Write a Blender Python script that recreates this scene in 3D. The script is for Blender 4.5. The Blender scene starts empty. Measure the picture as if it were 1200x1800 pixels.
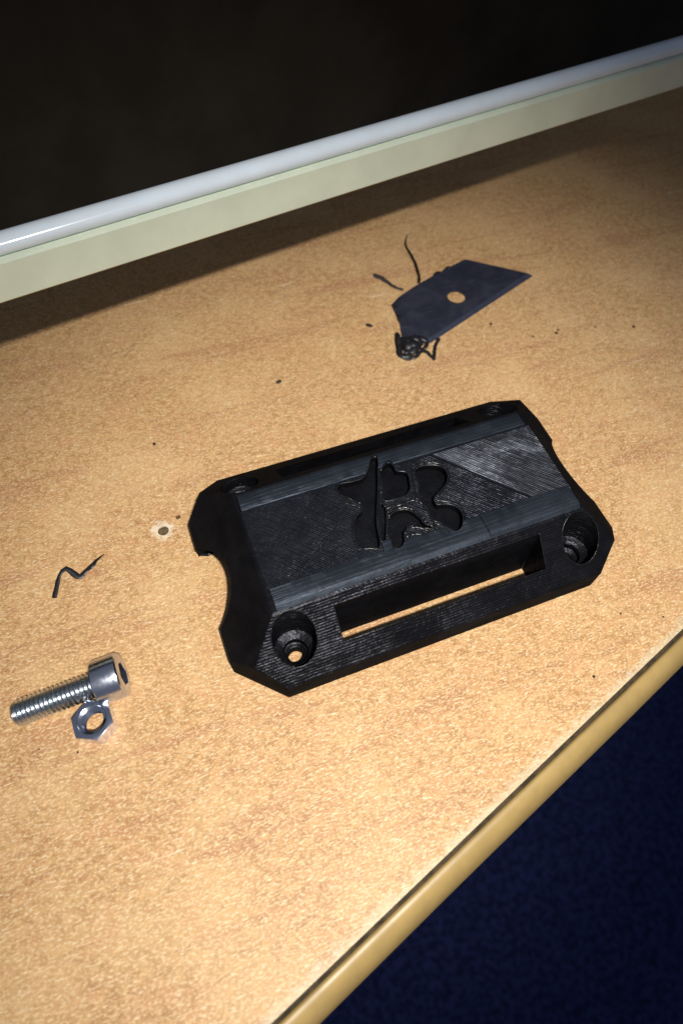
import bpy, bmesh, math, random
from mathutils import Vector, Matrix, Euler
random.seed(7)
MM = 0.001
sc = bpy.context.scene
col = sc.collection

# ------------------------------------------------------------------ camera, world, light
CAM = Vector((-39.679, -55.425, 121.498))                 # millimetres
AZ, TILT, ROLL, FPX = -0.428138, 0.538630, 0.069928, 1115.4
ROT = (Matrix.Rotation(AZ, 3, 'Z') @ Matrix.Rotation(TILT, 3, 'X') @ Matrix.Rotation(ROLL, 3, 'Z'))
cd = bpy.data.cameras.new('camera'); cam = bpy.data.objects.new('camera', cd); col.objects.link(cam)
cam.matrix_world = Matrix.Translation(CAM * MM) @ ROT.to_4x4()
cd.sensor_fit = 'HORIZONTAL'; cd.sensor_width = 36.0; cd.lens = FPX / 1200.0 * 36.0
cd.clip_start = 0.002; cd.clip_end = 20.0
cd.dof.use_dof = True; cd.dof.focus_distance = 0.128; cd.dof.aperture_fstop = 24.0
sc.camera = cam

w = bpy.data.worlds.new('World'); sc.world = w; w.use_nodes = True
bg = w.node_tree.nodes['Background']
bg.inputs['Color'].default_value = (0.72, 0.80, 1.0, 1); bg.inputs['Strength'].default_value = 0.15

LAMP = Vector((-20, -116, 246))
AIM = Vector((-4, -14, 0))
ld = bpy.data.lights.new('torch', 'SPOT'); lamp = bpy.data.objects.new('torch', ld); col.objects.link(lamp)
lamp.location = LAMP * MM
lamp.rotation_euler = (AIM - LAMP).to_track_quat('-Z', 'Y').to_euler()
ld.energy = 4.25; ld.color = (1.0, 0.965, 0.90); ld.shadow_soft_size = 0.006
ld.spot_size = math.radians(62); ld.spot_blend = 1.0

sc.view_settings.view_transform = 'Standard'; sc.view_settings.look = 'None'
sc.view_settings.exposure = 0.0; sc.view_settings.gamma = 1.0
sc.view_settings.use_curve_mapping = False
sc.render.engine = 'CYCLES'
sc.cycles.use_denoising = True
sc.cycles.caustics_reflective = True
sc.cycles.blur_glossy = 0.0
sc.cycles.sample_clamp_indirect = 25.0

# ------------------------------------------------------------------ helpers
def ray(px, py): return ROT @ Vector(((px - 600) / FPX, -(py - 900) / FPX, -1))
def at(px, py, z=0.0):
    """photo pixel -> point (mm) on the horizontal plane at height z"""
    d = ray(px, py); return CAM + d * ((z - CAM.z) / d.z)

def link(name, me, mat=None, parent=None):
    o = bpy.data.objects.new(name, me); col.objects.link(o)
    if mat is not None and not me.materials: me.materials.append(mat)
    if parent: o.parent = parent
    return o
def from_bm(name, bm, mat, parent=None, smooth=False, ang=None):
    me = bpy.data.meshes.new(name)
    bmesh.ops.recalc_face_normals(bm, faces=bm.faces[:])
    bm.to_mesh(me); bm.free()
    me.transform(Matrix.Scale(MM, 4))
    if smooth:
        me.polygons.foreach_set('use_smooth', [True] * len(me.polygons))
        if ang: me.set_sharp_from_angle(angle=math.radians(ang))
    return link(name, me, mat, parent)
def tag(o, label, cat, group=None):
    o['label'] = label; o['category'] = cat
    if group: o['group'] = group
    return o
def empty(name, loc, rz=0.0):
    o = bpy.data.objects.new(name, None); col.objects.link(o)
    o.location = Vector(loc) * MM; o.rotation_euler = (0, 0, rz); o.empty_display_size = 0.01
    return o
def prism(bm, poly, z0, z1):
    a = [bm.verts.new((p[0], p[1], z0)) for p in poly]; b = [bm.verts.new((p[0], p[1], z1)) for p in poly]
    n = len(poly)
    bm.faces.new(a[::-1]); bm.faces.new(b)
    for i in range(n): bm.faces.new((a[i], a[(i + 1) % n], b[(i + 1) % n], b[i]))
def prism_bm(poly, z0, z1):
    bm = bmesh.new(); prism(bm, poly, z0, z1); return bm
def circle(cx, cy, r, n=40): return [(cx + r * math.cos(2 * math.pi * i / n), cy + r * math.sin(2 * math.pi * i / n)) for i in range(n)]
def catmull(pts, closed=True, k=6):
    n = len(pts); out = []
    rng = range(n) if closed else range(n - 1)
    for i in rng:
        g = (lambda j: pts[j % n]) if closed else (lambda j: pts[min(max(j, 0), n - 1)])
        p0, p1, p2, p3 = [Vector(g(i + d)) for d in (-1, 0, 1, 2)]
        for s in range(k):
            t = s / k
            out.append(0.5 * (2 * p1 + (p2 - p0) * t + (2 * p0 - 5 * p1 + 4 * p2 - p3) * t * t + (3 * p1 - p0 - 3 * p2 + p3) * t ** 3))
    if not closed: out.append(Vector(pts[-1]))
    return out
def tube(bm, path, radii, n=8, squash=1.0, caps=True):
    path = [Vector(p) for p in path]; rings = []
    if not hasattr(radii, '__len__'): radii = [radii] * len(path)
    for i, p in enumerate(path):
        t = (path[min(i + 1, len(path) - 1)] - path[max(i - 1, 0)]).normalized()
        s = t.cross(Vector((0, 0, 1)))
        s = s.normalized() if s.length > 1e-4 else Vector((1, 0, 0))
        u = s.cross(t)
        rings.append([bm.verts.new(p + radii[i] * (math.cos(2 * math.pi * j / n) * s + squash * math.sin(2 * math.pi * j / n) * u)) for j in range(n)])
    for a, b in zip(rings, rings[1:]):
        for j in range(n): bm.faces.new((a[j], a[(j + 1) % n], b[(j + 1) % n], b[j]))
    if caps: bm.faces.new(rings[0][::-1]); bm.faces.new(rings[-1])
def cut(o, cutters, solver='EXACT'):
    """boolean-subtract a list of bmeshes (mm) from mesh object o"""
    bpy.context.view_layer.update()
    for cb in cutters:
        c = from_bm('cutter', cb, None)
        m = o.modifiers.new('b', 'BOOLEAN'); m.operation = 'DIFFERENCE'; m.object = c; m.solver = solver
        c.matrix_world = o.matrix_world.copy() if o.parent is None else o.parent.matrix_world.copy()
        bpy.context.view_layer.update()
        dg = bpy.context.evaluated_depsgraph_get()
        me = bpy.data.meshes.new_from_object(o.evaluated_get(dg))
        o.modifiers.clear(); old = o.data; o.data = me; bpy.data.meshes.remove(old)
        cm = c.data; bpy.data.objects.remove(c); bpy.data.meshes.remove(cm)
    return o

# ------------------------------------------------------------------ materials
class N:
    def __init__(s, name):
        s.m = bpy.data.materials.new(name); s.m.use_nodes = True; s.t = s.m.node_tree
        s.p = s.t.nodes['Principled BSDF']
    def n(s, typ, **kw):
        x = s.t.nodes.new('ShaderNode' + typ)
        for k, v in kw.items():
            if k.startswith('i_'):
                k = k[2:]; x.inputs[int(k) if k.isdigit() else k].default_value = v
            else: setattr(x, k, v)
        return x
    def l(s, a, b): s.t.links.new(a, b)
    def val(s, **kw):
        for k, v in kw.items(): s.p.inputs[k.replace('_', ' ')].default_value = v
        return s
    def math(s, op, a, b=None, c=None):
        x = s.n('Math', operation=op)
        for i, v in enumerate((a, b, c)):
            if v is None: continue
            if hasattr(v, 'is_output'): s.l(v, x.inputs[i])
            else: x.inputs[i].default_value = v
        return x.outputs[0]
    def noise(s, vec, scale, detail=3, rough=0.5, dist=0.0):
        x = s.n('TexNoise'); x.inputs['Scale'].default_value = scale; x.inputs['Detail'].default_value = detail
        x.inputs['Roughness'].default_value = rough; x.inputs['Distortion'].default_value = dist
        s.l(vec, x.inputs['Vector']); return x.outputs['Fac']
    def ramp(s, fac, a, b):
        x = s.n('MapRange'); x.interpolation_type = 'SMOOTHSTEP'
        x.inputs['From Min'].default_value = a; x.inputs['From Max'].default_value = b
        s.l(fac, x.inputs['Value']); return x.outputs['Result']
    def mix(s, fac, a, b):
        x = s.n('Mix', data_type='RGBA')
        for sock, v in ((x.inputs[0], fac), (x.inputs[6], a), (x.inputs[7], b)):
            if hasattr(v, 'is_output'): s.l(v, sock)
            elif isinstance(v, (int, float)): sock.default_value = v
            else: sock.default_value = (*v, 1)
        return x.outputs[2]
    def obj(s): return s.n('TexCoord').outputs['Object']
    def mapv(s, vec, scale=(1, 1, 1), rot=(0, 0, 0)):
        x = s.n('Mapping'); x.inputs['Scale'].default_value = scale; x.inputs['Rotation'].default_value = rot
        s.l(vec, x.inputs['Vector']); return x.outputs[0]
    def bump(s, h, dist, strength=1.0, prev=None):
        x = s.n('Bump'); x.inputs['Distance'].default_value = dist; x.inputs['Strength'].default_value = strength
        s.l(h, x.inputs['Height'])
        if prev is not None: s.l(prev, x.inputs['Normal'])
        return x.outputs[0]

# geometry of the table (mm, z = 0 is the table surface)
E0 = at(945, 1350); E1 = at(1200, 1105)
EU = (E1 - E0).normalized(); EN = Vector((EU.y, -EU.x, 0))           # EN points off the table
LA = math.radians(9.2); LU = Vector((math.cos(LA), math.sin(LA), 0)); LN = Vector((-math.sin(LA), math.cos(LA), 0))
LH = 32.0; L0 = at(140, 492, LH)
HOLE = at(287, 933); HOLE2 = at(313, 909)

def mat_laminate():
    s = N('beech_laminate'); v = s.obj()
    vr = s.mapv(v, (1, 1.5, 1), (0, 0, math.radians(24)))
    big = s.noise(v, 48, 3, 0.55)
    hue = s.noise(vr, 150, 4, 0.6)
    mid = s.noise(vr, 520, 4, 0.62)
    fine = s.noise(vr, 1700, 3, 0.65)
    fib = [s.noise(s.mapv(v, (1, 5.5, 1), (0, 0, a_)), sc_, 2, 0.5) for a_, sc_ in ((-.5, 620), (.55, 560), (1.35, 600), (2.2, 640))]
    grain = s.noise(s.mapv(v, (1, 8, 1), (0, 0, math.radians(-16))), 24, 4, 0.6, 0.7)
    c = s.mix(s.ramp(mid, .33, .67), (.41, .212, .078), (.63, .375, .165))
    c = s.mix(s.math('MULTIPLY', s.ramp(hue, .45, .68), .7), c, (.58, .305, .138))
    c = s.mix(s.math('MULTIPLY', s.ramp(big, .45, .66), .45), c, (.70, .455, .215))
    c = s.mix(s.math('MULTIPLY', s.ramp(grain, .53, .66), .55), c, (.40, .175, .080))
    c = s.mix(s.math('MULTIPLY', s.ramp(fine, .48, .68), .80), c, (.84, .615, .345))  # pale flecks of the print, contrast raised to stand in for glints
    for f_ in fib:
        c = s.mix(s.math('MULTIPLY', s.ramp(f_, .62, .70), .58), c, (.92, .76, .50))
    c = s.mix(s.math('MULTIPLY', s.ramp(fine, .44, .26), .50), c, (.34, .17, .075))
    fib = fib[0]
    # worn pale rim along the cut edge and the chipped ring round the drilled hole
    sep = s.n('SeparateXYZ'); s.l(v, sep.inputs[0])
    dist = s.math('ADD', s.math('MULTIPLY', sep.outputs[0], EN.x), s.math('MULTIPLY', sep.outputs[1], EN.y))
    dist = s.math('SUBTRACT', dist, EN.dot(E0) * MM)                  # 0 at the edge, negative inside
    wob = s.noise(v, 420, 4, 0.7)
    edge = s.ramp(s.math('ADD', dist, s.math('MULTIPLY', s.math('SUBTRACT', wob, .5), .0060)), -.0020, -.0002)
    c = s.mix(s.math('MULTIPLY', edge, .5), c, (.66, .62, .44))
    vd = s.n('VectorMath', operation='DISTANCE'); s.l(s.mapv(v, (1, 1, 0)), vd.inputs[0])
    vd.inputs[1].default_value = (HOLE.x * MM, HOLE.y * MM, 0)
    ring = s.ramp(s.math('ADD', vd.outputs['Value'], s.math('MULTIPLY', s.math('SUBTRACT', s.noise(v, 520, 4, .75), .5), .0075)), .0028, .0013)
    c = s.mix(s.math('MULTIPLY', ring, .7), c, (.86, .78, .62))
    # pale hairline scratches
    for ang, sc_, th in ((-.75, 60, .755), (.75, 52, .765)):
        scr = s.noise(s.mapv(v, (1, 16, 1), (0, 0, ang)), sc_, 2, .4)
        c = s.mix(s.math('MULTIPLY', s.ramp(scr, th, th + .02), .6), c, (.88, .76, .56))
    # raw chipboard below the surface
    below = s.ramp(sep.outputs[2], -.00025, -.0006)
    c = s.mix(below, c, s.mix(s.ramp(fine, .35, .65), (.085, .055, .028), (.20, .14, .075)))
    s.l(c, s.p.inputs['Base Color'])
    s.l(s.math('ADD', s.math('MULTIPLY', mid, .2), .40), s.p.inputs['Roughness'])
    s.p.inputs['Specular IOR Level'].default_value = .35
    h = s.math('ADD', s.math('MULTIPLY', fine, .5), fib)
    s.l(s.bump(h, .00012, .5), s.p.inputs['Normal'])
    return s.m

def mat_simple(name, base, rough=.5, metal=0.0, spec=.5, nscale=None, namp=.3, bumpd=None, tint=None):
    s = N(name); s.val(Roughness=rough, Metallic=metal); s.p.inputs['Specular IOR Level'].default_value = spec
    s.p.inputs['Base Color'].default_value = (*base, 1)
    if nscale:
        v = s.obj(); f = s.noise(v, nscale, 4, .6)
        dk = tint or tuple(b * (1 - namp) for b in base)
        s.l(s.mix(s.ramp(f, .35, .65), base, dk), s.p.inputs['Base Color'])
        s.l(s.math('ADD', s.math('MULTIPLY', s.math('SUBTRACT', f, .5), .25), rough), s.p.inputs['Roughness'])
        if bumpd: s.l(s.bump(f, bumpd, .6), s.p.inputs['Normal'])
    return s.m

def mat_print(name, mode, base=(.0085, .0088, .0105), rough=.36, period=.34, depth=.00008, gloss=(.016, .017, .020), patch=0.0):
    """black printed plastic; mode 'z' stacked layers, else ('d', angle) rows laid along that angle"""
    s = N(name); v = s.obj()
    sep = s.n('SeparateXYZ'); s.l(v, sep.inputs[0])
    if mode == 'z': q = sep.outputs[2]
    else:
        a = mode[1]
        q = s.math('ADD', s.math('MULTIPLY', sep.outputs[0], -math.sin(a)), s.math('MULTIPLY', sep.outputs[1], math.cos(a)))
    blot = s.noise(v, 150, 4, .65, .5)
    if mode == 'z': st = s.noise(s.mapv(v, (70, 70, 2300)), 1.0, 2, .5); st2 = s.noise(s.mapv(v, (500, 500, 3800)), 1.0, 2, .6)
    else:
        vr = s.mapv(v, (1, 1, 1), (0, 0, -mode[1]))
        st = s.noise(s.mapv(vr, (90, 2600, 100)), 1.0, 2, .5); st2 = s.noise(s.mapv(vr, (420, 3800, 100)), 1.0, 2, .6)
    ph = s.math('ADD', s.math('MULTIPLY', q, 2 * math.pi / (period * MM)), s.math('MULTIPLY', st, 5.0))
    rows = s.math('MULTIPLY', s.math('SINE', ph), .45)
    h = s.math('ADD', rows, s.math('MULTIPLY', st, 2.6))
    h = s.math('ADD', h, s.math('MULTIPLY', st2, 2.4))
    h = s.math('MULTIPLY', h, s.math('ADD', s.math('MULTIPLY', s.ramp(blot, .3, .7), .7), .45))
    h = s.math('ADD', h, s.math('MULTIPLY', s.noise(v, 3000, 2, .6), .7))
    if mode == 'z':                                                    # flat floors show the rows of the nozzle
        h = s.math('ADD', h, s.math('MULTIPLY', s.noise(s.mapv(s.mapv(v, (1, 1, 1), (0, 0, math.radians(50))), (160, 2400, 300)), 1.0, 2, .5), 1.3))
    nrm = s.bump(h, depth, 1.0)
    df = s.n('BsdfDiffuse'); gl = s.n('BsdfGlossy'); ad = s.n('AddShader')
    s.l(nrm, df.inputs['Normal']); s.l(nrm, gl.inputs['Normal'])
    s.l(s.mix(s.ramp(blot, .35, .7), base, tuple(b * 1.7 for b in base)), df.inputs['Color'])
    g2 = tuple(g * (1 + patch) for g in gloss)
    s.l(s.mix(s.ramp(s.noise(s.mapv(v, (1, 1, 1)) if mode == 'z' else s.mapv(vr, (60, 105, 60)), 110 if mode == 'z' else 1.0, 5, .68, .6), .44, .60), gloss, g2), gl.inputs['Color'])
    s.l(s.math('ADD', s.math('MULTIPLY', blot, .22), rough - .11), gl.inputs['Roughness'])
    s.l(df.outputs[0], ad.inputs[0]); s.l(gl.outputs[0], ad.inputs[1])
    s.l(ad.outputs[0], s.t.nodes['Material Output'].inputs['Surface']); s.t.nodes.remove(s.p)
    return s.m

M_TABLE = mat_laminate()
M_MOULD = mat_simple('cream_edge_moulding', (.42, .285, .105), .42, nscale=180, namp=.14)
M_FLOOR = mat_simple('navy_carpet', (.035, .05, .17), .95, spec=.1, nscale=240, namp=.6, bumpd=.002)
M_WALL = mat_simple('dark_wall_paint', (.030, .028, .024), .8, spec=.15, nscale=40, namp=.3, bumpd=.0003)
M_LEDGE = mat_simple('off_white_plastic', (.66, .72, .58), .34, nscale=60, namp=.10)
M_BEAD = mat_simple('glossy_highlight_blue_plastic', (.68, .76, .84), .16, nscale=90, namp=.06)  # bluish-white of the rim's highlight put into its base colour
M_BODY = mat_print('black_print_layers', 'z', base=(.0035, .0036, .0046), rough=.34, period=.36, depth=.00006, gloss=(.014, .0145, .017), patch=.4)
M_PANEL = mat_print('black_print_infill', ('d', math.radians(-47)), base=(.005, .0055, .0075), rough=.36, period=.44, depth=.00007, gloss=(.022, .024, .029), patch=.5)
M_PANEL2 = mat_print('black_print_infill_shiny', ('d', math.radians(-47)), base=(.006, .0065, .0085), rough=.50, period=.44, depth=.00005, gloss=(.045, .048, .056), patch=3.2)
M_STRIP = mat_print('black_print_ironed', ('d', math.radians(1)), base=(.008, .010, .014), rough=.50, period=.9, depth=.00003, gloss=(.023, .027, .034), patch=.3)
M_BEADP = mat_simple('black_print_bead', (.006, .0065, .008), .30, spec=.6, nscale=700, namp=.3, bumpd=.00003)
M_STEEL = mat_simple('zinc_plated_steel', (.68, .72, .86), .23, metal=1.0, nscale=1400, namp=.22, bumpd=.00002)
M_NUT = mat_simple('zinc_plated_nut', (.72, .76, .90), .17, metal=1.0, nscale=900, namp=.15)
M_STEELT = mat_simple('zinc_plated_thread', (.60, .65, .70), .28, metal=1.0, nscale=900, namp=.25)
def mat_blade():
    s = N('dark_blade_steel'); v = s.obj()
    st = s.noise(s.mapv(v, (90, 2600, 100), (0, 0, math.radians(-34))), 1.0, 3, .6)
    sm = s.noise(v, 170, 5, .7, .6)
    c = s.mix(s.ramp(sm, .40, .68), (.032, .036, .062), (.050, .055, .086))
    c = s.mix(s.math('MULTIPLY', s.ramp(st, .60, .74), .6), c, (.14, .15, .19))
    s.l(c, s.p.inputs['Base Color']); s.val(Metallic=.4)
    s.l(s.math('ADD', s.math('MULTIPLY', sm, .4), .25), s.p.inputs['Roughness'])
    s.l(s.bump(s.math('ADD', st, sm), .00004, .7), s.p.inputs['Normal'])
    return s.m
M_BLADE = mat_blade()
M_BLADE_E = mat_simple('ground_blade_edge', (.062, .072, .12), .5, metal=.45, nscale=400, namp=.25)
M_SWARF = mat_simple('black_plastic_shaving', (.012, .012, .016), .42, nscale=1500, namp=.5, bumpd=.0001)
M_SWARFG = mat_simple('grey_plastic_shaving', (.055, .042, .045), .55, nscale=1200, namp=.5, bumpd=.0001)
M_CRUMB = mat_simple('dark_crumb', (.03, .022, .014), .6, nscale=2000, namp=.5)

# ------------------------------------------------------------------ setting: floor, wall
def sheet(name, pts, m):
    bm = bmesh.new(); bm.faces.new([bm.verts.new(p) for p in pts])
    o = from_bm(name, bm, m); o['kind'] = 'structure'; return o
FZ = -430.0
sheet('floor', [(-2500, -2500, FZ), (2500, -2500, FZ), (2500, 2500, FZ), (-2500, 2500, FZ)], M_FLOOR)
WB = L0 + LN * 56; WB.z = 0                                            # wall plane behind the ledge
wp = lambda t, z: (WB.x + LU.x * t, WB.y + LU.y * t, z)
bm = bmesh.new()
a = [wp(-900, FZ), wp(900, FZ), wp(900, 125), wp(-900, 125)]
f = bm.faces.new([bm.verts.new(p) for p in a])
r = bmesh.ops.extrude_face_region(bm, geom=[f]); bmesh.ops.translate(bm, vec=LN * 60, verts=[x for x in r['geom'] if isinstance(x, bmesh.types.BMVert)])
wall = from_bm('wall', bm, M_WALL); wall['kind'] = 'structure'

# ------------------------------------------------------------------ table
table = empty('table', (0, 0, 0))
tag(table, 'wood-look laminate table with a cream rounded edge moulding', 'table')
B = WB - LN * 0.6
def online(P, U, x): return Vector((x, P.y + U.y * (x - P.x) / U.x, 0))
TP = [online(E0, EU, -330), online(E0, EU, 330), online(B, LU, 330), online(B, LU, -330)]
bm = prism_bm([(p.x, p.y) for p in TP], -18, 0)
top = from_bm('table_top', bm, M_TABLE, table)
cut(top, [prism_bm(circle(HOLE.x, HOLE.y, 1.18, 18), -6, 1), prism_bm(circle(HOLE2.x, HOLE2.y, .55, 14), -5, 1)])
# drilled hole plugs: crumbly chipboard a little below the surface
for nm, P, rr, zz in (('screw_hole', HOLE, 1.15, -.8), ('pin_hole', HOLE2, .53, -1.2)):
    bm = bmesh.new(); ring = []
    c0 = bm.verts.new((P.x, P.y, zz))
    vs = [bm.verts.new((P.x + rr * math.cos(i * .4488), P.y + rr * math.sin(i * .4488), zz + random.uniform(-.2, .35))) for i in range(14)]
    for i in range(14): bm.faces.new((c0, vs[i], vs[(i + 1) % 14]))
    from_bm(nm, bm, mat_simple('crumbly_chipboard', (.17, .12, .055), .9, nscale=1500, namp=.5, bumpd=.0002), top)
# rounded moulding, set off by a narrow dark joint
prof = [(0.72, -.9), (1.05, -.5)]
for i in range(13):
    t = math.pi / 2 * (1 - i / 6.0)
    prof.append((1.3 + 4.3 * math.cos(t), -9.2 + 8.8 * math.sin(t)))
prof += [(.72, -18.0)]
bm = bmesh.new(); rows = []
for t in [-400 + 25 * i for i in range(33)]:
    rows.append([bm.verts.new((E0 + EU * t + EN * (p[0] + .12 * math.sin(t * .05)) + Vector((0, 0, p[1])))) for p in prof])
for ra, rb in zip(rows, rows[1:]):
    for i in range(len(prof)): bm.faces.new((ra[i], ra[(i + 1) % len(prof)], rb[(i + 1) % len(prof)], rb[i]))
bm.faces.new(rows[0]); bm.faces.new(rows[-1][::-1])
from_bm('edge_moulding', bm, M_MOULD, table, True, 50)
bm = bmesh.new()                                                        # dirty glue joint behind the moulding
q = [E0 + EU * t + EN * d for t, d in ((-400, 0.02), (330, 0.02), (330, .75), (-400, .75))]
prism(bm, [(p.x, p.y) for p in q], -17, -.5)
from_bm('edge_joint', bm, mat_simple('dirty_joint', (.065, .042, .018), .9, nscale=500, namp=.6), table)
for p in TP:
    cen = Vector((0, 20, 0)); d = (cen - p).normalized() * 45; q = p + d
    from_bm('leg', prism_bm([(q.x - 14, q.y - 14), (q.x + 14, q.y - 14), (q.x + 14, q.y + 14), (q.x - 14, q.y + 14)], FZ, -18), M_MOULD, table)

# ------------------------------------------------------------------ pale ledge on the wall
ledge = empty('wall_ledge', (L0.x, L0.y, 0), LA)
tag(ledge, 'pale off-white plastic ledge with a shiny rounded rim along the dark wall', 'ledge')
def extr(name, prof, m, parent, x0=-420, x1=420, smooth=True):
    bm = bmesh.new()
    a = [bm.verts.new((x0, p[0], p[1])) for p in prof]; b = [bm.verts.new((x1, p[0], p[1])) for p in prof]
    n = len(prof)
    for i in range(n): bm.faces.new((a[i], a[(i + 1) % n], b[(i + 1) % n], b[i]))
    bm.faces.new(a); bm.faces.new(b[::-1])
    return from_bm(name, bm, m, parent, smooth, 35)
extr('face_board', [(0, LH + .6), (.6, LH), (7.4, LH), (7.4, LH + 8.6), (1.0, LH + 8.6), (.2, LH + 8.2)], M_LEDGE, ledge)
rim = [(3.3 + 2.4 * math.cos(t), LH + 10.2 + 1.9 * math.sin(t)) for t in [math.pi * 1.35 - i * math.pi * 1.3 / 16 for i in range(17)]] + [(5.6, LH + 8.7), (2.6, LH + 8.7)]
extr('rounded_rim', rim, M_BEAD, ledge)
for x in (-385, 385): extr('bracket', [(7.45, LH + 1), (55.9, LH + 1), (55.9, LH + 8), (7.45, LH + 8)], M_LEDGE, ledge, x - 12, x + 12, False)

# ------------------------------------------------------------------ black printed cover
L, W, S, H, EX, EY, CC = 84.0, 48.42, 5.75, 16.19, 10.36, 11.92, 8.39
HP = H - 0.85                                                         # level of the sunken middle
kx = (HP - S) / (H - S); ex, ey = EX * kx, EY * kx
l2, w2 = L / 2, W / 2
cover = empty('printed_cover', (0, 0, 0))
tag(cover, 'black plastic printed cover with slots, corner screw holes and a sunken emblem', 'cover')
t = CC / (EX + EY); hx, hy, hz = t * EX, t * EY, S + t * (H - S)
P8 = []
for sx in (-1, 1):
    for sy in (-1, 1):
        for z in (0, S):
            P8 += [(sx * l2, sy * (w2 - CC), z), (sx * (l2 - CC), sy * w2, z)]
        P8 += [(sx * (l2 - hx), sy * (w2 - hy), hz), (sx * (l2 - ex), sy * (w2 - ey), HP)]
bm = bmesh.new()
for p in P8: bm.verts.new(p)
bmesh.ops.convex_hull(bm, input=bm.verts[:])
bmesh.ops.dissolve_limit(bm, angle_limit=.02, verts=bm.verts[:], edges=bm.edges[:])
bmesh.ops.bevel(bm, geom=[e for e in bm.edges if e.calc_face_angle(0) > .1 and (e.verts[0].co.z + e.verts[1].co.z) > .1], offset=.22, segments=2, affect='EDGES', profile=.5)
body = from_bm('body', bm, M_BODY, cover)
cutters = []
# round channel through both ends
c = bmesh.new(); RC = 10.6
a = [c.verts.new((-60, RC * math.cos(x), RC * math.sin(x) - .0)) for x in [2 * math.pi * i / 64 for i in range(64)]]
b = [c.verts.new((60, v.co.y, v.co.z)) for v in a]
for i in range(64): c.faces.new((a[i], a[(i + 1) % 64], b[(i + 1) % 64], b[i]))
c.faces.new(a); c.faces.new(b[::-1]); cutters.append(c)
for sy in (-1, 1):
    ya, yb = sorted((sy * 15.0, sy * 20.35))
    sb = prism_bm([(-21.4, ya), (21.7, ya), (21.7, yb), (-21.4, yb)], -3, 30)
    for v in sb.verts:                                                # inner wall leans outward towards the table
        if abs(v.co.y) < 16: v.co.y += sy * (.85 if v.co.z < 0 else -1.1)
    cutters.append(sb)
    for sx in (-1, 1):
        hxp, hyp = sx * 29.9 + (0 if sx < 0 else .5), sy * 17.55
        cb = bmesh.new()                                              # stepped bore with printed ribs
        prof = [(0, -3), (1.5, -3), (1.5, 2.6), (2.3, 3.0), (2.45, 4.4), (3.6, 4.8)]
        z = 4.8
        while z < 20:
            prof += [(4.05, z + .12), (4.15, z + .36), (4.05, z + .6)]; z += .72
        prof += [(0, z)]
        ns = 40; loops = []
        for (r_, z_) in prof:
            if r_ == 0: loops.append([cb.verts.new((hxp, hyp, z_))])
            else: loops.append([cb.verts.new((hxp + r_ * math.cos(2 * math.pi * i / ns), hyp + r_ * math.sin(2 * math.pi * i / ns), z_)) for i in range(ns)])
        for A, Bq in zip(loops, loops[1:]):
            for i in range(ns):
                j = (i + 1) % ns
                if len(A) == 1: cb.faces.new((A[0], Bq[j], Bq[i]))
                elif len(Bq) == 1: cb.faces.new((A[i], A[j], Bq[0]))
                else: cb.faces.new((A[i], A[j], Bq[j], Bq[i]))
        cutters.append(cb)
# emblem recesses, outlined on the sunken panel
def em(p, z=HP): q = at(560 + p[0] / 4.0, 780 + p[1] / 4.0, z); return (q.x, q.y)
REG = [
 [(385, 95), (412, 112), (416, 250), (413, 400), (408, 560), (430, 725), (360, 738), (300, 738), (266, 690), (246, 600), (265, 515), (306, 472), (300, 436), (230, 405), (160, 370), (130, 318), (152, 284), (240, 266), (315, 240), (345, 190), (357, 130)],
 [(434, 196), (488, 134), (528, 162), (545, 192), (618, 204), (642, 285), (636, 335), (596, 372), (486, 404), (452, 385), (447, 300)],
 [(684, 176), (750, 152), (845, 156), (898, 200), (903, 262), (858, 330), (812, 380), (830, 428), (905, 424), (980, 454), (1014, 515), (1003, 590), (958, 622), (905, 596), (850, 556), (800, 536), (768, 470), (722, 420), (704, 350), (702, 280), (676, 226)],
 [(492, 530), (540, 478), (610, 464), (664, 484), (712, 526), (742, 562), (790, 578), (794, 596), (720, 594), (640, 580), (602, 622), (602, 695), (570, 742), (522, 742), (498, 690), (488, 600)],
 [(432, 430), (466, 424), (476, 520), (474, 600), (470, 680), (444, 690), (436, 600), (430, 520)],
]
emb = [[(p[0], p[1]) for p in catmull([Vector((*em(q), 0)) for q in rg], True, 4)] for rg in REG]
DEP = (1.5, 1.5, 1.7, 1.3, .9)
def emb_cutters(): return [prism_bm(p, HP - d, H + 3) for p, d in zip(emb, DEP)]
cut(body, cutters + emb_cutters())
# sunken panel: two plates either side of a diagonal groove
d1, d2 = (8.05, 10.0), (23.3, -7.2)
xl, xr, yi = -(l2 - ex) + .7, (l2 - ex) - .35, 8.7
off = .28
def pl(sgn): return [(d1[0] + sgn * off, d1[1]), (d2[0] + sgn * off, d2[1])]
pa, pb = pl(-1), pl(1)
plates = [[(xl, -yi), (pa[1][0], -yi + 1), (pa[1][0] + 1.1, -yi), ] ]
left_poly = [(xl, -yi), (pa[1][0] + 1.2, -yi), (pa[0][0] + 1.0, yi), (xl, yi)]
right_poly = [(pb[1][0] + 1.2, -yi), (xr, -yi), (xr, yi), (pb[0][0] + 1.0, yi)]
for i, (poly, hh) in enumerate(((left_poly, .10), (right_poly, .28))):
    o = from_bm('top_panel', prism_bm(poly, HP - .03, HP + hh), (M_PANEL, M_PANEL2)[i], cover)
    if i == 0: cut(o, emb_cutters())
    o['label'] = ('dull diagonal-ruled panel round the emblem', 'shinier diagonal-ruled panel beyond the groove')[i]
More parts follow.
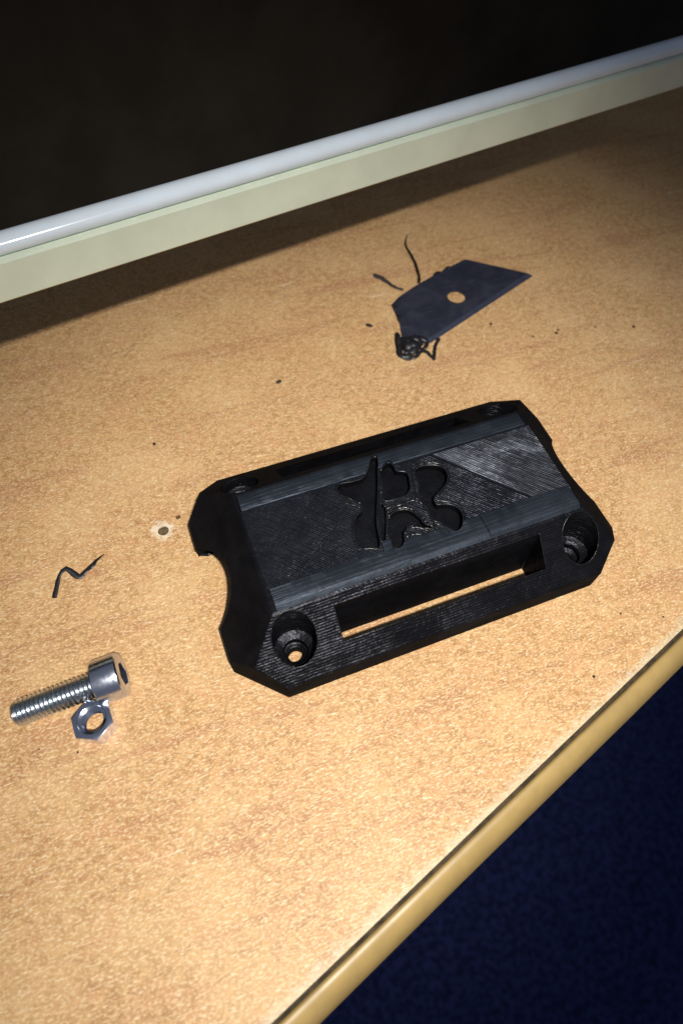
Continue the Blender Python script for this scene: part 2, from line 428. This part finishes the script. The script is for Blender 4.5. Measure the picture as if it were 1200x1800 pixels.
# raised strips along the long edges
def strip(x0, x1, sy, h, yin=8.55):
    yo = w2 - EY - .1; ko = (w2 - ey) - .2
    bm = bmesh.new(); nseg = 30; rows = []
    for i in range(nseg + 1):
        x = x0 + (x1 - x0) * i / nseg
        j = lambda a: random.uniform(-a, a)
        r_ = [(yin + j(.06), HP - .04), (yin + .10 + j(.06), HP + h - .12), (yin + .32 + j(.04), HP + h + j(.03)), (10.6, HP + h * .93 + j(.02)), (yo - .3, HP + h + j(.02)), (yo, HP + h - .1), (ko, HP - .04)]
        rows.append([bm.verts.new((x, sy * y, z)) for y, z in r_])
    n = len(rows[0])
    for A, Bq in zip(rows, rows[1:]):
        for i in range(n): bm.faces.new((A[i], A[(i + 1) % n], Bq[(i + 1) % n], Bq[i]))
    bm.faces.new(rows[0]); bm.faces.new(rows[-1][::-1])
    return from_bm('raised_strip', bm, M_STRIP, cover, True, 30)
for args in ((-31.5, -3.2, 1, .85), (-3.0, 31.2, 1, .78, 8.9), (-31.5, -5.0, -1, .85), (-5.0, 11.6, -1, .45, 7.6), (11.6, 31.6, -1, .85, 7.6)):
    cut(strip(*args), emb_cutters())
# melted ridges, lips and a torn tab round the emblem
BEADS = [([(480, 492), (520, 452), (590, 428), (660, 402), (720, 420), (765, 470), (800, 545), (850, 575)], .34),
 ([(484, 520), (540, 466), (612, 452), (672, 474), (724, 520), (756, 556), (806, 584)], .28),
 ([(604, 640), (622, 604), (680, 590), (740, 604), (800, 628), (850, 600), (905, 622), (940, 640)], .34),
 ([(470, 462), (520, 440), (560, 420), (640, 382), (690, 352)], .24),
 ([(815, 560), (822, 600), (860, 636), (900, 632), (880, 590)], .3),
 ([(655, 176), (690, 156), (760, 138), (850, 142), (905, 185), (918, 255), (870, 335), (830, 378)], .2),
 ([(822, 400), (905, 410), (990, 440), (1028, 510), (1016, 600), (965, 634)], .2),
 ([(300, 424), (225, 392), (150, 360), (118, 316), (146, 274), (240, 254)], .18),
 ([(290, 756), (250, 690), (232, 600), (256, 500), (296, 466), (270, 440), (200, 425), (150, 405)], .16),
 ([(424, 120), (428, 300), (424, 480), (436, 640), (440, 700)], .22),
 ([(650, 190), (664, 260), (676, 330), (690, 400)], .3),
 ([(430, 330), (446, 360), (452, 420), (470, 450)], .26),
 ([(610, 660), (660, 640), (730, 640), (800, 652), (860, 660)], .26)]
for pts, r_ in BEADS:
    path = catmull([Vector((*em(p, HP), 0)) for p in pts], False, 5)
    bm = bmesh.new()
    rr = [r_ * (.55 + .75 * random.random()) * (1 if 0 < i < len(path) - 1 else .3) for i in range(len(path))]
    tube(bm, [(p.x, p.y, HP + .08 + random.uniform(-.06, .10)) for p in path], rr, 8)
    from_bm('melted_ridge', bm, M_BEADP, cover, True)
for poly in emb:                                                       # thin raised lip printed round each recess
    cx_, cy_ = sum(p[0] for p in poly) / len(poly), sum(p[1] for p in poly) / len(poly)
    loop_ = poly + poly[:1]
    bm = bmesh.new()
    tube(bm, [(p[0], p[1], HP + .06 + random.uniform(-.04, .06)) for p in loop_], [random.uniform(.09, .2) for _ in loop_], 6)
    from_bm('recess_lip', bm, M_BEADP, cover, True)
tq = [em(p, HP) for p in ((436, 706), (500, 684), (516, 752), (462, 790))]
from_bm('torn_tab', prism_bm(tq, HP - .1, HP + .95), M_STRIP, cover)
# glossy beads added where slots and bores break the slopes, for edge highlights
slope = lambda y: S + (w2 - abs(y)) * (H - S) / EY
def edge_bead(name, path, r0):
    bm = bmesh.new(); path = [Vector((x, y, slope(y) - .04)) for x, y in path]
    tube(bm, path, [random.uniform(.55, 1.25) * r0 for _ in path], 6)
    from_bm(name, bm, M_BEADP, cover, True)
seg = lambda a, b, n: [(a[0] + (b[0] - a[0]) * i / n, a[1] + (b[1] - a[1]) * i / n) for i in range(n + 1)]
for sy in (-1,):                                                       # near slope only; far beads mirrored the table as brown rings
    edge_bead('slot_glint_bead', seg((21.72, sy * 14.6), (21.72, sy * 20.3), 24), .13)
    edge_bead('slot_glint_bead', seg((-21.42, sy * 20.3), (-21.42, sy * 14.6), 24), .10)
    for sx in (-1, 1):
        hxp, hyp = sx * 29.9 + (0 if sx < 0 else .5), sy * 17.55
        cc = [(hxp + 4.17 * math.cos(i * math.pi / 40), hyp + 4.17 * math.sin(i * math.pi / 40)) for i in range(81)]
        edge_bead('bore_glint_bead', cc, .12)
bm = bmesh.new()
cpath = [Vector((21.62, -13.98 - 1.75 * k / 20, slope(13.98) - .1 - (slope(13.98) - .3) * k / 20)) for k in range(21)]
tube(bm, cpath, [random.uniform(.08, .17) for _ in cpath], 6); from_bm('slot_corner_glint_bead', bm, M_BEADP, cover, True)  # bead added to give the bright line down the slot corner
# stringy lip under the end arch
bm = bmesh.new()
p0 = Vector((-41.2, 10.3, .4))
tube(bm, [p0 + Vector((0, .9, .5)), p0 + Vector((.25, .2, .1)), p0 + Vector((1.2, -.3, .3)), p0 + Vector((2.2, -.1, .6))], [.25, .42, .38, .2], 8)
from_bm('loose_string', bm, M_BEADP, cover, True)

# ------------------------------------------------------------------ bolt
def lathe(bm, prof, n=48):
    loops = []
    for (r_, z_) in prof:
        loops.append([bm.verts.new((0, 0, z_))] if r_ == 0 else [bm.verts.new((r_ * math.cos(2 * math.pi * i / n), r_ * math.sin(2 * math.pi * i / n), z_)) for i in range(n)])
    for A, Bq in zip(loops, loops[1:]):
        for i in range(n):
            j = (i + 1) % n
            if len(A) == 1: bm.faces.new((A[0], Bq[j], Bq[i]))
            elif len(Bq) == 1: bm.faces.new((A[i], A[j], Bq[0]))
            else: bm.faces.new((A[i], A[j], Bq[j], Bq[i]))
    return loops
tip = at(26, 1256, 2.5); hd = at(217, 1184, 4.25)
ax = hd - tip; blen = ax.length
bolt = empty('socket_bolt', (0, 0, 0))
TH = blen - 5.0; dirv = ax.normalized()
q = dirv.to_track_quat('Z', 'Y')
zt = 2.5 * math.sqrt(dirv.x ** 2 + dirv.y ** 2)
bolt.matrix_world = Matrix.LocRotScale(Vector((tip.x, tip.y, zt)) * MM, q, None)
tag(bolt, 'shiny zinc-plated socket head bolt lying on its side beside the hex nut', 'bolt')
bm = bmesh.new(); n = 48; pitch = .8; per = 12; rows = []
nz = int((TH) / pitch * per)
for k in range(nz + 1):
    z = TH * k / nz; row = []
    for i in range(n):
        u = (z / pitch - i / n) % 1.0
        tri = abs(u * 2 - 1); r_ = 2.03 + .45 * min(1, max(0, (tri - .08) / .8))
        if z < .7: r_ = min(r_, 1.95 + z * .8)
        if z > TH - .5: r_ = 2.1 + (r_ - 2.1) * .3
        row.append(bm.verts.new((r_ * math.cos(2 * math.pi * i / n), r_ * math.sin(2 * math.pi * i / n), z)))
    rows.append(row)
for A, Bq in zip(rows, rows[1:]):
    for i in range(n): bm.faces.new((A[i], A[(i + 1) % n], Bq[(i + 1) % n], Bq[i]))
bm.faces.new(rows[0][::-1]); bm.faces.new(rows[-1])
from_bm('threaded_shank', bm, M_STEELT, bolt, True, 60)
bm = bmesh.new()
z0 = TH - .02; R_ = 4.25; z1 = TH + 5
lo = lathe(bm, [(0, z0), (3.9, z0), (4.12, z0 + .08), (R_, z0 + .3), (R_, z1 - .75), (R_ - .12, z1 - .35), (R_ - .4, z1 - .1), (R_ - .8, z1)])
hexr = lambda th, af: af / 2 / math.cos((th % (math.pi / 3)) - math.pi / 6)
def hexloop(z, af): return [bm.verts.new((hexr(2 * math.pi * i / 48, af) * math.cos(2 * math.pi * i / 48), hexr(2 * math.pi * i / 48, af) * math.sin(2 * math.pi * i / 48), z)) for i in range(48)]
h1 = hexloop(z1, 4.25); h2 = hexloop(z1 - .15, 4.0); h3 = hexloop(z1 - 2.6, 4.0)
for A, Bq in ((lo[-1], h1), (h1, h2), (h2, h3)):
    for i in range(48): bm.faces.new((A[i], A[(i + 1) % 48], Bq[(i + 1) % 48], Bq[i]))
bm.faces.new(h3)
from_bm('bolt_head', bm, M_STEEL, bolt, True, 30)

# ------------------------------------------------------------------ nut
NZ = 4.0
cor = [at(*p, NZ) for p in ((151.7, 1229.4), (186.4, 1231.6), (196.1, 1267.3), (174.4, 1299.8), (135.4, 1300.9), (122.4, 1265.2))]
nc = sum(cor, Vector()) / 6
ang = math.atan2(cor[0].y - nc.y, cor[0].x - nc.x); NR = sum((c_ - nc).length for c_ in cor) / 6
nut = empty('hex_nut', (nc.x, nc.y, 0), ang)
tag(nut, 'shiny zinc-plated hex nut lying flat against the bolt thread', 'nut')
bm = bmesh.new(); n = 72
AF = NR * 2 * math.cos(math.pi / 6); rin = 1.95
hx_ = lambda i: hexr(2 * math.pi * i / n, AF)                      # corner at angle 0
def loop(fr, z): return [bm.verts.new((fr(i) * math.cos(2 * math.pi * i / n), fr(i) * math.sin(2 * math.pi * i / n), z)) for i in range(n)]
rc = AF / 2 * .995
def chz(i): return max(0, (hx_(i) - rc)) * .40
lo_ = [bm.verts.new((hx_(i) * math.cos(2 * math.pi * i / n), hx_(i) * math.sin(2 * math.pi * i / n), chz(i))) for i in range(n)]
hi_ = [bm.verts.new((hx_(i) * math.cos(2 * math.pi * i / n), hx_(i) * math.sin(2 * math.pi * i / n), NZ - chz(i))) for i in range(n)]
seq = [loop(lambda i: rin + .45, 0), loop(lambda i: rc, 0), lo_, hi_, loop(lambda i: rc, NZ), loop(lambda i: rin + .62, NZ), loop(lambda i: rin + .55, NZ - .08), loop(lambda i: rin, NZ - .3)]
k = NZ - .3; s_ = 1
while k > .7:
    k -= .2; s_ = -s_; seq.append(loop(lambda i, ss=s_: rin + (.0 if ss > 0 else .28), k))
seq.append(loop(lambda i: rin, .5))
for A, Bq in zip(seq, seq[1:] + seq[:1]):
    for i in range(n): bm.faces.new((A[i], A[(i + 1) % n], Bq[(i + 1) % n], Bq[i]))
from_bm('nut_body', bm, M_NUT, nut, True, 22)

# ------------------------------------------------------------------ blade
BT = .6
bl = [(688, 535), (700, 522), (728, 503), (772, 478), (817, 455), (937, 482), (757, 600), (707, 597), (702, 566)]
bp_ = [at(*p, BT) for p in bl]; bc = at(802, 521, BT)
blade = empty('utility_blade', (bc.x, bc.y, 0))
tag(blade, 'dark steel trapezoid cutting blade with one round hole, lying flat', 'blade')
rel = [(p.x - bc.x, p.y - bc.y) for p in bp_]
# body stops short of the ground edge
e0, e1 = Vector(rel[5]), Vector(rel[6]); eu = (e1 - e0).normalized(); en = Vector((-eu.y, eu.x))
if en.dot(-e0) < 0: en = -en
gw = 1.5
g0 = e0 + en * gw + eu * 0; g1 = e1 + en * gw
pt = lambda v: (v.x, v.y)
o = from_bm('blade_body', prism_bm(rel[:5] + [pt(e0 + (Vector(rel[4]) - e0).normalized() * gw * 1.15), pt(e1 + (Vector(rel[7]) - e1).normalized() * gw * 1.1)] + rel[7:], 0.02, BT), M_BLADE, blade)
cut(o, [prism_bm(circle(0, 0, 2.55, 36), -1, 2)])
i0, i1 = e0 + (Vector(rel[4]) - e0).normalized() * gw * 1.15, e1 + (Vector(rel[7]) - e1).normalized() * gw * 1.1
bm = bmesh.new()
A = [bm.verts.new((*pt(i0), 0.02)), bm.verts.new((*pt(i1), 0.02)), bm.verts.new((*pt(e1), 0.02)), bm.verts.new((*pt(e0), 0.02))]
Bq = [bm.verts.new((*pt(i0), BT - .01)), bm.verts.new((*pt(i1), BT - .01)), bm.verts.new((*pt(e1), .16)), bm.verts.new((*pt(e0), .16))]
bm.faces.new(A); bm.faces.new(Bq)
for i in range(4): bm.faces.new((A[i], A[(i + 1) % 4], Bq[(i + 1) % 4], Bq[i]))
eo = from_bm('cutting_edge', bm, M_BLADE_E, blade); eo['label'] = 'lighter ground bevel along the blade edge'

# ------------------------------------------------------------------ shavings and crumbs
def strand(name, px, radii, m, label, z=.3, lift=None, squash=.55, k=6, jit=.12, cat='shaving', group=None):
    pts = [at(*p, 0) for p in px]
    base = pts[0].copy()
    zs = lift or [z] * len(pts)
    path = catmull([Vector((p.x - base.x, p.y - base.y, zz)) for p, zz in zip(pts, zs)], False, k)
    nr = len(path); rr = []
    for i in range(nr):
        tt = i / (nr - 1) * (len(radii) - 1); j = min(int(tt), len(radii) - 2)
        rr.append((radii[j] + (radii[j + 1] - radii[j]) * (tt - j)) * random.uniform(.9, 1.1))
    bm = bmesh.new()
    path = [p + Vector((random.uniform(-jit, jit), random.uniform(-jit, jit), random.uniform(0, jit))) for p in path]
    lowest = min(p.z - r_ * squash for p, r_ in zip(path, rr))
    path = [p - Vector((0, 0, lowest - .01)) for p in path]
    tube(bm, path, rr, 8, squash)
    o = from_bm(name, bm, m, None, True, 50); o.location = Vector((base.x, base.y, 0)) * MM
    if label: tag(o, label, cat, group)
    return o
strand('plastic_shaving', [(96, 1052), (100, 1035), (107, 1014), (119, 1004), (131, 1011), (141, 1015), (152, 1004), (164, 998), (170, 988), (184, 975)],
       [.50, .52, .40, .50, .72, .66, .46, .52, .34, .08], M_SWARF, 'zigzag black plastic shaving lying by itself on the table left of the cover', lift=[.3, .5, .9, 1.3, .8, .4, .5, 1.0, .8, .5], squash=.35, jit=.05, k=2)
strand('plastic_curl', [(735, 500), (736, 490), (731, 474), (727, 462), (721, 448), (712, 430), (716, 412)], [.40, .36, .33, .33, .36, .32, .1], M_SWARF,
       'thin black plastic curl standing out from the far edge of the blade', lift=[1.0, 1.2, 1.5, 1.2, .9, .6, .4])
strand('plastic_chip', [(656, 485), (668, 489), (680, 497), (692, 505), (708, 511)], [.75, .8, .6, .5, .35], M_SWARFG,
       'flat grey-brown plastic sliver pointing at the blade tip', squash=.4)
# tangle at the blade's tip
tg = empty('shaving_tangle', (*at(732, 606, 0).xy, 0))
tag(tg, 'ragged tangle of black plastic shavings clinging to the pointed blade end', 'shavings')
org = at(732, 606, 0)
def tstrand(px, radii, lift, m=M_SWARF):
    o = strand('curl', px, radii, m, None, lift=lift, jit=.10)
    o.location = o.location - Vector((org.x, org.y, 0)) * MM; o.parent = tg
tstrand([(706, 604), (716, 612), (728, 610), (724, 620), (712, 622)], [.8, 1.5, 1.6, 1.4, .9], [1.2, 1.3, 1.3, 1.0, .8])
tstrand([(697, 591), (699, 601), (700, 615), (703, 626), (714, 628), (726, 622)], [.5, .8, .7, .8, .9, .6], [1.2, 1.3, .8, .5, .5, .8])
tstrand([(704, 600), (714, 606), (726, 600), (737, 606), (728, 616), (716, 618), (708, 612)], [.7, 1.1, 1.0, .9, 1.0, .8, .5], [1.2, 1.5, 1.6, 1.2, .9, 1.0, .8])
tstrand([(715, 628), (728, 630), (738, 622), (748, 620), (757, 627), (763, 633)], [.5, .6, .5, .5, .45, .4], [.4, .5, .9, .6, .4, .3])
tstrand([(762, 632), (763, 620), (765, 610), (770, 601)], [.4, .45, .4, .5], [.3, .6, .9, 1.3])
tstrand([(730, 598), (742, 600), (750, 606), (744, 614), (736, 612)], [.6, .8, .6, .5, .3], [1.4, 1.4, 1.0, .7, .6])
tstrand([(696, 592), (704, 598), (716, 597), (722, 604)], [.3, .6, .7, .4], [1.5, 1.3, 1.2, 1.4])
tstrand([(708, 618), (700, 622), (712, 632), (722, 634)], [.4, .5, .5, .3], [.5, .4, .3, .3], M_SWARFG)
# ragged burrs clinging to the blade's short edge
for j, (pa_, pb_) in enumerate((((688, 538), (694, 548)), ((697, 553), (700, 566)), ((761, 487), (772, 480)), ((779, 478), (791, 471)))):
    strand('plastic_burr', [pa_, ((pa_[0] + pb_[0]) / 2 + 2, (pa_[1] + pb_[1]) / 2 - 2), pb_], [.25, .55, .25], M_SWARF,
           ('small black plastic burr on the short ragged end of the blade', 'small black plastic burr on the long far edge of the blade')[j // 2],
           lift=[.7, 1.0, .6], jit=.2, cat='burr', group=('burrs on the short blade end', 'burrs on the far blade edge')[j // 2])
def crumb(px, py, size, label, group=None, el=1.0, rz=0.0):
    p = at(px, py, 0); bm = bmesh.new()
    bmesh.ops.create_icosphere(bm, subdivisions=2, radius=size)
    for v in bm.verts: v.co = Vector((v.co.x * el, v.co.y, v.co.z * .6)) * random.uniform(.75, 1.2)
    lo = min(v.co.z for v in bm.verts)
    for v in bm.verts: v.co.z -= lo
    o = from_bm('crumb', bm, M_CRUMB, None, True, 40)
    o.location = Vector((p.x, p.y, .0)) * MM; o.rotation_euler = (0, 0, rz)
    tag(o, label, 'crumb', group)
crumb(490, 672, .5, 'single black crumb on open table between the blade and the cover', None, 1.5, .2)
crumb(271, 781, .36, 'tiny brown crumb on open table behind the drilled hole')
crumb(649, 573, .5, 'elongated dark crumb beside the tangle of shavings', None, 2.0, -.8)
G = 'specks by the blade'
for x, y, s_ in ((862, 570, .4), (936, 592, .3), (977, 586, .42), (980, 580, .3), (1113, 575, .4), (1045, 575, .25)):
    crumb(x, y, s_, 'minute dark speck on the table off the long blade edge', G)
G = 'specks by the table edge'
for x, y, s_ in ((1043, 1190, .28), (1090, 1079, .2), (1165, 1085, .2)):
    crumb(x, y, s_, 'minute dark speck on the table near the cream edge moulding', G)
G = 'specks by the nut'
for x, y, s_ in ((137, 1323, .2), (69, 1318, .16), (332, 1088, .16)):
    crumb(x, y, s_, 'minute dark speck on the table near the bolt and nut', G)
